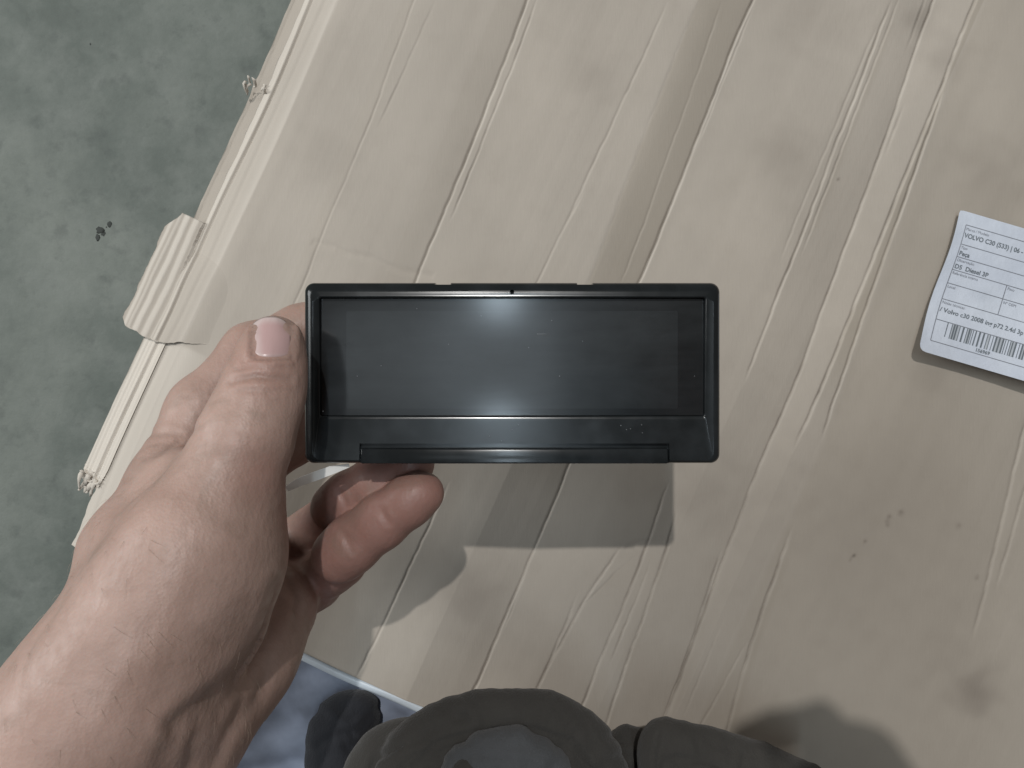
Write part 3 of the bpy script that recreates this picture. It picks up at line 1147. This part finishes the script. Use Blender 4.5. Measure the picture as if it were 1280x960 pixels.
# forearm and wrist
fld.chain([pp(-130, 1235, .235, 150), pp(12, 1025, .238, 128), pp(124, 876, .245, 102)], .01, 0)
fld.chain([pp(40, 1150, .265, 136), pp(148, 985, .270, 102), pp(214, 890, .272, 84)], .01, .02)
# first metacarpal and thenar
fld.chain([pp(128, 872, .245, 93), pp(192, 770, .248, 88), pp(240, 690, .252, 84), pp(282, 612, .258, 60)], .012, .02)
fld.chain([pp(262, 770, .268, 70), pp(276, 690, .268, 68), pp(290, 620, .266, 51)], .012, .015)
# back of the hand: metacarpals of the index to the little finger
fld.chain([pp(160, 800, .262, 76), pp(181, 690, .272, 66), pp(213, 604, .290, 43)], .012, .012)
fld.chain([pp(180, 830, .28, 70), pp(215, 720, .295, 58), pp(240, 640, .312, 42)], .012, .02)
fld.chain([pp(205, 860, .29, 66), pp(262, 770, .318, 52), pp(296, 706, .342, 38)], .012, .014)
fld.chain([pp(224, 890, .285, 72), pp(287, 822, .315, 56), pp(345, 752, .342, 42)], .012, .02)
# hypothenar heel
fld.chain([pp(226, 905, .285, 70), pp(303, 815, .308, 58), pp(350, 760, .325, 44)], .012, .014)
# thumb
fld.chain([pp(280, 608, .257, 62), pp(308, 546, .260, 55), pp(326, 498, .264, 49), pp(335, 466, .267, 43), pp(340, 440, .2695, 36), pp(343, 427, .2705, 31.5)], .006, .005)
fld.chain([pp(303, 474, .268, 19), pp(322, 468, .264, 23)], .004, .005)
# skin of the web between thumb and index finger
fld.chain([pp(258, 596, .268, 38), pp(222, 606, .277, 42), pp(206, 606, .284, 40)], .005, .008)
# index finger behind the thumb and the bezel
fld.chain([pp(207, 604, .290, 42), pp(250, 513, .304, 38), pp(314, 440, .314, 33), pp(376, 412, .3225, 29), pp(440, 390, .326, 26)], .006, .006)
# middle finger, mostly hidden
fld.chain([pp(240, 645, .312, 40), pp(310, 590, .326, 33), pp(372, 545, .331, 30), pp(440, 500, .328, 28)], .006, .0025)
# ring finger
fld.chain([pp(300, 705, .338, 38), pp(362, 682, .374, 30), pp(421, 642, .350, 31)], .005, .003)
fld.chain([pp(421, 634, .337, 32.5), pp(438, 622, .333, 32), pp(470, 604, .328, 31), pp(515, 580, .323, 28)], .005, .0012)
# little finger
fld.chain([pp(345, 755, .342, 40), pp(392, 728, .352, 32), pp(426, 702, .332, 33)], .005, .004)
fld.chain([pp(424, 694, .322, 35), pp(440, 680, .319, 34), pp(476, 653, .315, 32.5), pp(512, 626, .312, 30), pp(528, 616, .311, 27)], .005, .0012)
Vh, Fh = fld.mesh()
Vh = relax(Vh, Fh, 3)
Nh = normals_of(Vh, Fh)
px_, py_, d_ = proj(Vh)
front = Nh[:, 2] > .05
grime_shade = np.zeros(len(Vh)); pink = np.zeros(len(Vh))
disp = np.zeros(len(Vh))
CREASES = [  # polyline, width px, depth mm, depth range, grime
    ([(288, 478), (300, 474), (322, 470), (345, 473), (362, 474)], 4, .9, (0, .262), .5),
    ([(300, 487), (325, 489), (352, 489)], 3, .35, (0, .262), .2),
    ([(296, 462), (318, 458), (340, 460)], 3, .30, (0, .262), .2),
    ([(305, 452), (322, 450), (338, 452)], 3, .25, (0, .262), .1),
    ([(182, 573), (200, 566), (225, 550), (250, 532)], 3.5, .55, (0, .285), .35),
    ([(178, 545), (205, 541), (225, 543)], 4, .5, (0, .3), .2),
    ([(188, 556), (212, 551)], 3, .4, (0, .3), .15),
    ([(425, 615), (430, 625), (433, 634)], 3, .7, (.29, .4), .35),
    ([(423, 662), (432, 673), (441, 690)], 3.2, .75, (.29, .4), .4),
    ([(427, 659), (437, 671), (447, 684)], 2.5, .3, (.29, .4), .15),
    ([(469, 632), (478, 641), (486, 655)], 3.2, .75, (.29, .4), .4),
    ([(474, 628), (482, 637)], 2.5, .3, (.29, .4), .15),
    ([(352, 735), (335, 790), (300, 840), (262, 872), (215, 905)], 10, 1.5, (0, .31), .5),
    ([(262, 872), (230, 905), (205, 950), (190, 990)], 12, .8, (0, .31), .2),
    ([(300, 880), (285, 920), (262, 965)], 7, .9, (0, .33), .35),
    ([(335, 830), (322, 870), (300, 905)], 6, .7, (0, .34), .35),
    ([(250, 900), (232, 960)], 6, .6, (0, .32), .2),
    ([(350, 700), (372, 745), (368, 780)], 5, .8, (.29, .4), .4),
]
for pts, wd, dep, (d0, d1), gm in CREASES:
    q, tp = poly_dist(px_, py_, pts)
    m = front & (d_ > d0) & (d_ < d1)
    e = np.where(m, np.exp(-(q / wd) ** 2), 0) * (.35 + .65 * np.sin(np.pi * np.clip(tp, .05, .95)))
    disp -= e * dep * .001
    disp += np.where(m, np.exp(-((q - 2.2 * wd) / wd) ** 2), 0) * dep * .00025
    grime_shade = np.maximum(grime_shade, e * gm)
# tendons and veins along the radial side, lumpy flesh
for pts, wd, amp in [([(150, 930), (200, 800), (255, 660)], 18, .3), ([(60, 900), (120, 760), (165, 640)], 18, .25), ([(95, 960), (160, 830), (190, 720)], 9, .2), ([(240, 945), (275, 900), (300, 862)], 9, .5), ([(300, 950), (330, 895), (352, 850)], 8, .4)]:
    q, tp = poly_dist(px_, py_, pts)
    disp += np.where(front, np.exp(-(q / wd) ** 2), 0) * amp * .001 * np.sin(np.pi * tp)
lump = np.sin(Vh[:, 0] * 210 + 2 * np.sin(Vh[:, 1] * 130)) * np.sin(Vh[:, 1] * 170 + Vh[:, 2] * 90)
disp += lump * .00016
for (cx, cy, r) in [(325, 455, 40),  (440, 690, 50), (400, 640, 40), (530, 610, 35), (318, 590, 40)]:
    pink = np.maximum(pink, (1.0 if cx > 380 else .5) * np.exp(-((px_ - cx) ** 2 + (py_ - cy) ** 2) / r ** 2))
palm_shade_ = smooth01((px_ - 375) / 25) * (py_ > 560) * (d_ > .285)  # shade under the display, painted as redder, darker skin on the fingers
pink = np.maximum(pink, palm_shade_)
grime_shade = np.maximum(grime_shade, .30 * palm_shade_)
qn, _ = poly_dist(px_, py_, [(314, 446), (313, 420), (322, 402), (343, 395), (360, 402), (368, 425), (366, 446)])
grime_shade = np.maximum(grime_shade, np.where(d_ < .275, np.exp(-(qn / 4.5) ** 2) * .55, 0))
# nail bed sunk between its folds
NAILP = [(314, 416), (313, 440), (320, 449), (340, 451), (360, 449), (367, 440), (367, 414)]
qf, _ = poly_dist(px_, py_, NAILP)
inside = (px_ > 313) & (px_ < 367) & (py_ < 451) & (d_ < .275) & front
side_ = front & (d_ < .275) & ~inside
disp += np.where(side_, np.exp(-((qf - 4) / 4.5) ** 2) * .00065, 0)
disp -= np.where(inside, smooth01(qf / 5) * .0004, 0)
grime_shade = np.maximum(grime_shade, np.where(front & (d_ < .275), np.exp(-(qf / 2.0) ** 2) * .6, 0))
Vh = Vh + Nh * disp[:, None]
me = mesh_np("left_forearm_and_hand", Vh, Fh)
float_attr(me, "grime_shade", grime_shade); float_attr(me, "pink", pink)
hand = link_mesh("forearm_and_hand", me, M_skin, person)
hand["label"] = "bare left hand and forearm gripping the display"

# fine hairs along the wrist and forearm
hb_v, hb_f = [], []
cand = np.argwhere((Nh[:, 2] > -.1) & (px_ < 330) & (py_ > 600) & (px_ - 40 < (py_ - 480) * .9)).ravel()
for vi in rng.choice(cand, 300, replace=False):
    p = Vector(Vh[vi]); n_ = Vector(Nh[vi])
    al = Vector((.35, -.75, 0)) + Vector((random.uniform(-.5, .5), random.uniform(-.4, .4), random.uniform(-.2, .2)))
    tdir = (al - n_ * al.dot(n_)).normalized()
    L_ = random.uniform(.003, .007)
    sd_ = tdir.cross(n_).normalized() * .00004
    b0 = len(hb_v)
    for k in range(4):
        t = k / 3
        c_ = p + tdir * L_ * t + n_ * (.0002 + .0013 * t * (1.4 - t))
        hb_v += [tuple(c_ - sd_ * (1 - .7 * t)), tuple(c_ + sd_ * (1 - .7 * t)), tuple(c_ + n_ * .00006 * (1 - .7 * t))]
    for k in range(3):
        q = b0 + 3 * k
        hb_f += [(q, q + 1, q + 4, q + 3), (q + 1, q + 2, q + 5, q + 4), (q + 2, q, q + 3, q + 5)]
M_hair = mat_simple("arm_hair", (.36, .28, .215), .45, .5, .2)
o = link_mesh("arm_hair", mesh_np("arm_hair", hb_v, hb_f), M_hair, person)
o.parent = hand
o["kind"] = "stuff"

# thumb nail
bvh = BVHTree.FromPolygons(Vh.tolist(), Fh.tolist())
camo = Vector((0, 0, H))
NA, NB = 26, 26
vv = []
for i in range(NB):
    t = i / (NB - 1)                 # 0 root, 1 free edge
    for j in range(NA):
        s = j / (NA - 1) * 2 - 1
        half = 24.5 * (1 - .08 * (1 - t) ** 2)
        yy = 449 - 53.5 * t
        if t > .55:
            yy += 12 * abs(s) ** 2.6 * (t - .55) / .45
        if t < .25:
            yy -= 3.5 * abs(s) ** 3 * (1 - t / .25)
        xx = 339.5 + half * s + 2.5 * (t - .5) * -1
        hit = bvh.ray_cast(camo, (at(xx, yy, .27) - camo).normalized())[0]
        z = hit.z if (hit and hit.z > H - .272) else float('nan')
        vv.append([xx, yy, z, s, t])
arr = np.array(vv).reshape(NB, NA, 5)
# smooth the height, then bow it across
zz = arr[:, :, 2].copy()
ss, tt = arr[:, :, 3], arr[:, :, 4]
fit = np.stack([np.ones(ss.size), ss.ravel(), ss.ravel() ** 2, tt.ravel(), tt.ravel() ** 2, ss.ravel() * tt.ravel()], 1)
msk = (np.abs(ss.ravel()) < .95) & (tt.ravel() < .95) & np.isfinite(zz.ravel())
co_, *_ = np.linalg.lstsq(fit[msk], zz.ravel()[msk], rcond=None)
zf = (fit @ co_).reshape(zz.shape)
gap_ = np.where(np.isfinite(zz), zz - zf, -1)
zf = zf + max(.0004, float(np.percentile(gap_[(gap_ > -.5) & (tt < .9) & (np.abs(ss) < .9)], 93)) + .00012) - .0011 * np.clip((.12 - tt) / .12, 0, 1) ** 2 - .0004 * ss ** 2 - .0005 * np.abs(ss) ** 6
vs_ = [at(arr[i, j, 0], arr[i, j, 1], H - zf[i, j]) for i in range(NB) for j in range(NA)]
o = link_mesh("fingernail", mesh_np("fingernail", [tuple(v) for v in vs_], grid_faces(NB, NA)), M_nail, person)
float_attr(o.data, "pale", np.clip(smooth01((tt - .78) / .2) + .7 * smooth01((-.35 - ss) / .5) + .6 * smooth01((.16 - tt) / .12), 0, 1).ravel())  # pale free edge and root; left side paled to paint in glare
float_attr(o.data, "dirt", np.clip(.65 * smooth01((np.abs(ss) - .9) / .1) + .55 * smooth01((.05 - tt) / .05) + .45 * smooth01((tt - .96) / .04), 0, .7).ravel())
o.parent = hand
m_ = o.modifiers.new("thick", 'SOLIDIFY'); m_.thickness = .0006; m_.offset = -1

# ------------------------------------------------------------------ jacket
jf = Field((-.20, -.36, -.05), (.22, -.10, .17), .0022)


def jp(px, py, d, r): return pp(px, py, d, r)


def spline(pts, n):
    P = np.array(pts, float)
    P = np.vstack([2 * P[0] - P[1], P, 2 * P[-1] - P[-2]])
    out = []
    m = len(P) - 3
    for q in np.linspace(0, m - 1e-6, n):
        i = int(q); t = q - i
        a, b, c, d = P[i:i + 4]
        out.append(.5 * (2 * b + (c - a) * t + (2 * a - 5 * b + 4 * c - d) * t * t + (3 * b - a - 3 * c + d) * t ** 3))
    return [jp(*o) for o in out]


def cloth_obj(name, f, folds, mat, amp=.0005, seed=0):
    Vj, Fj = f.mesh(); Vj = relax(Vj, Fj, 3)
    Nj = normals_of(Vj, Fj); qx, qy, qd = proj(Vj)
    r_ = np.random.default_rng(seed)
    dj = np.zeros(len(Vj))
    for k in range(7):      # wandering soft wrinkles
        a = r_.uniform(-.5, .9)
        u = qx * math.cos(a) + qy * math.sin(a) + 9 * np.sin((qx * -math.sin(a) + qy * math.cos(a)) * .035 + k)
        dj += amp * np.maximum(0, np.sin(u * r_.uniform(.05, .14) + r_.uniform(0, 6))) ** 3 * (.5 + .5 * np.sin((qx - qy) * .02 + k * 2))
    x0_, x1_, y0_ = float(np.percentile(qx, 3)), float(np.percentile(qx, 97)), float(np.percentile(qy, 4))
    extra = []
    for k in range(16):
        cx_, cy_ = r_.uniform(x0_, x1_), y0_ + r_.uniform(0, 75)
        a = r_.uniform(-.9, .9) + (1.2 if r_.random() < .5 else 0)
        L_ = r_.uniform(16, 42)
        extra.append(([(cx_ - L_ * math.cos(a), cy_ - L_ * math.sin(a)), (cx_ + r_.uniform(-5, 5), cy_ + r_.uniform(-5, 5)), (cx_ + L_ * math.cos(a), cy_ + L_ * math.sin(a))], r_.uniform(4, 9), r_.uniform(.25, .55)))
    for pts, wd, dep in list(folds) + extra:
        q, tp = poly_dist(qx, qy, pts)
        dj -= np.exp(-(q / wd) ** 2) * dep * .0014
        dj += np.exp(-((q - 2 * wd) / wd) ** 2) * dep * .0005
    return link_mesh(name, mesh_np(name, Vj + Nj * dj[:, None], Fj), mat, person)


# left front: rolled hem and the cloth falling away behind it
STEP = .0015
jf = Field((-.17, -.30, -.03), (.10, -.12, .15), STEP)
jf.chain(spline([(500, 985, .352, 34), (520, 938, .349, 32), (560, 908, .346, 29), (615, 895, .344, 27), (668, 894, .343, 26), (712, 908, .345, 26), (742, 936, .348, 26), (762, 990, .354, 30)], 26), .004, 0)
jf.chain(spline([(540, 1010, .348, 60), (600, 985, .345, 66), (670, 980, .345, 66), (720, 1010, .35, 52)], 12), .006, .004)
jf.ellipsoid(at(640, 1130, .345), (.060, .058, .045), .01)
# bunched sleeve to its left
jf.chain(spline([(470, 1010, .366, 48), (478, 960, .366, 40), (500, 938, .364, 32), (535, 926, .362, 24)], 12), .004, .003)
jf.chain(spline([(505, 1010, .352, 34), (515, 975, .350, 28), (545, 950, .350, 20)], 10), .004, .003)
jf.chain(spline([(560, 1000, .326, 26), (590, 968, .324, 16), (614, 958, .324, 15), (634, 985, .328, 22)], 12), .004, .0025)
cloth_obj("jacket_front", jf, [([(512, 960), (545, 928), (600, 912), (668, 910), (715, 926), (746, 965)], 2.6, 1.3), ([(520, 945), (556, 917), (605, 903), (665, 900)], 1.6, .35),
                               ([(588, 872), (600, 905)], 4, .5), ([(640, 866), (648, 902)], 4, .4), ([(694, 874), (684, 908)], 4, .5), ([(722, 894), (704, 918)], 4, .4),
                               ([(455, 985), (470, 950), (500, 932)], 3.5, 1.2), ([(487, 990), (496, 965), (522, 940)], 3, 1.0), ([(545, 960), (580, 940), (610, 936)], 4, 1.2), ([(690, 985), (705, 950)], 5, 1.2)], M_jacket, .0005, 3)
# dark cloth lump added to stand for a blurred shadow on the blue sheet
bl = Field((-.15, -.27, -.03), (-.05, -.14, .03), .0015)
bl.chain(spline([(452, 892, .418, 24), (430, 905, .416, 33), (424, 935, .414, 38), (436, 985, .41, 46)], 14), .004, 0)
cloth_obj("shadow_lump", bl, [([(400, 930), (430, 915), (460, 912)], 5, .8)], M_shadow_lump, .0003, 8)
# grey lining in the fold
lf = Field((-.09, -.30, .0), (.06, -.13, .13), .0015)
lf.chain(spline([(575, 965, .3315, 24), (612, 946, .3285, 27), (655, 944, .329, 26), (700, 970, .334, 24)], 14), .004, 0)
cloth_obj("jacket_lining", lf, [([(600, 945), (650, 950), (690, 970)], 4, .5)], M_lining, .0004, 5)
# right front with its straight edge
rf_ = Field((.02, -.32, -.03), (.20, -.12, .15), STEP)
rf_.chain(spline([(826, 1010, .352, 26), (822, 960, .350, 22), (826, 926, .349, 20), (848, 927, .349, 20), (890, 940, .350, 24), (945, 962, .353, 30), (1010, 1000, .36, 40)], 24), .004, 0)
rf_.chain(spline([(850, 1010, .352, 50), (880, 985, .350, 48), (930, 1010, .353, 55)], 10), .006, .004)
rf_.ellipsoid(at(900, 1110, .35), (.052, .052, .045), .01)
cloth_obj("jacket_front", rf_, [([(818, 985), (818, 940), (824, 918)], 2.2, 1.0), ([(842, 945), (900, 958), (960, 990)], 2.4, .9), ([(870, 925), (880, 950)], 4, .5), ([(930, 945), (925, 975)], 4, .6), ([(850, 990), (880, 965)], 5, 1.0)], M_jacket, .0004, 4)
# darker inner placket between the two fronts
pf = Field((.02, -.36, -.05), (.12, -.12, .10), .002)
pf.chain(spline([(770, 955, .376, 28), (790, 936, .377, 22), (806, 960, .377, 26), (800, 1020, .377, 40)], 12), .004, 0)
cloth_obj("jacket_placket", pf, [([(775, 930), (790, 960)], 4, .8)], M_jacket, .0012, 6)

# ------------------------------------------------------------------ other hand of the person, steadying the phone above the view
PZ = .475
ph = empty("phone", (.10, -.02, PZ))
bm = bmesh.new()
box_bm(bm, .040, .165, -.062, .013, PZ, PZ + .008, .003)
bm_obj("phone_body", bm, M_plastic, ph, False)
tag(ph, "dark phone held level above the whole scene by the right hand", "phone")
rh = Field((.04, -.16, PZ - .06), (.26, .08, PZ + .07), .0022)
rh.chain([(.24, -.15, PZ - .01, .036), (.195, -.075, PZ - .015, .032), (.168, -.03, PZ - .02, .030)], .01, 0)
rh.chain([(.168, -.03, PZ - .02, .030), (.142, .018, PZ - .015, .026)], .01, .012)
for k, (x, y) in enumerate([(.126, .038), (.132, .016), (.140, -.008), (.148, -.028)]):
    rh.chain([(x + .018, y - .014, PZ - .018, .0105), (x, y + .004, PZ - .020, .0100), (x - .022, y + .006, PZ - .010 - .001 * k, .0088), (x - .036 + .004 * k, y + .003, PZ - .008, .0078)], .004, .0025)
rh.chain([(.178, -.03, PZ + .005, .013), (.158, .010, PZ + .018, .0115), (.135, .012, PZ + .018, .0100), (.118, .006, PZ + .017, .009)], .004, .006)
Vj, Fj = rh.mesh(); Vj = relax(Vj, Fj, 3)
me = mesh_np("right_hand", Vj, Fj)
float_attr(me, "grime_shade", np.zeros(len(Vj))); float_attr(me, "pink", np.full(len(Vj), .3))
link_mesh("right_hand", me, M_skin, person)
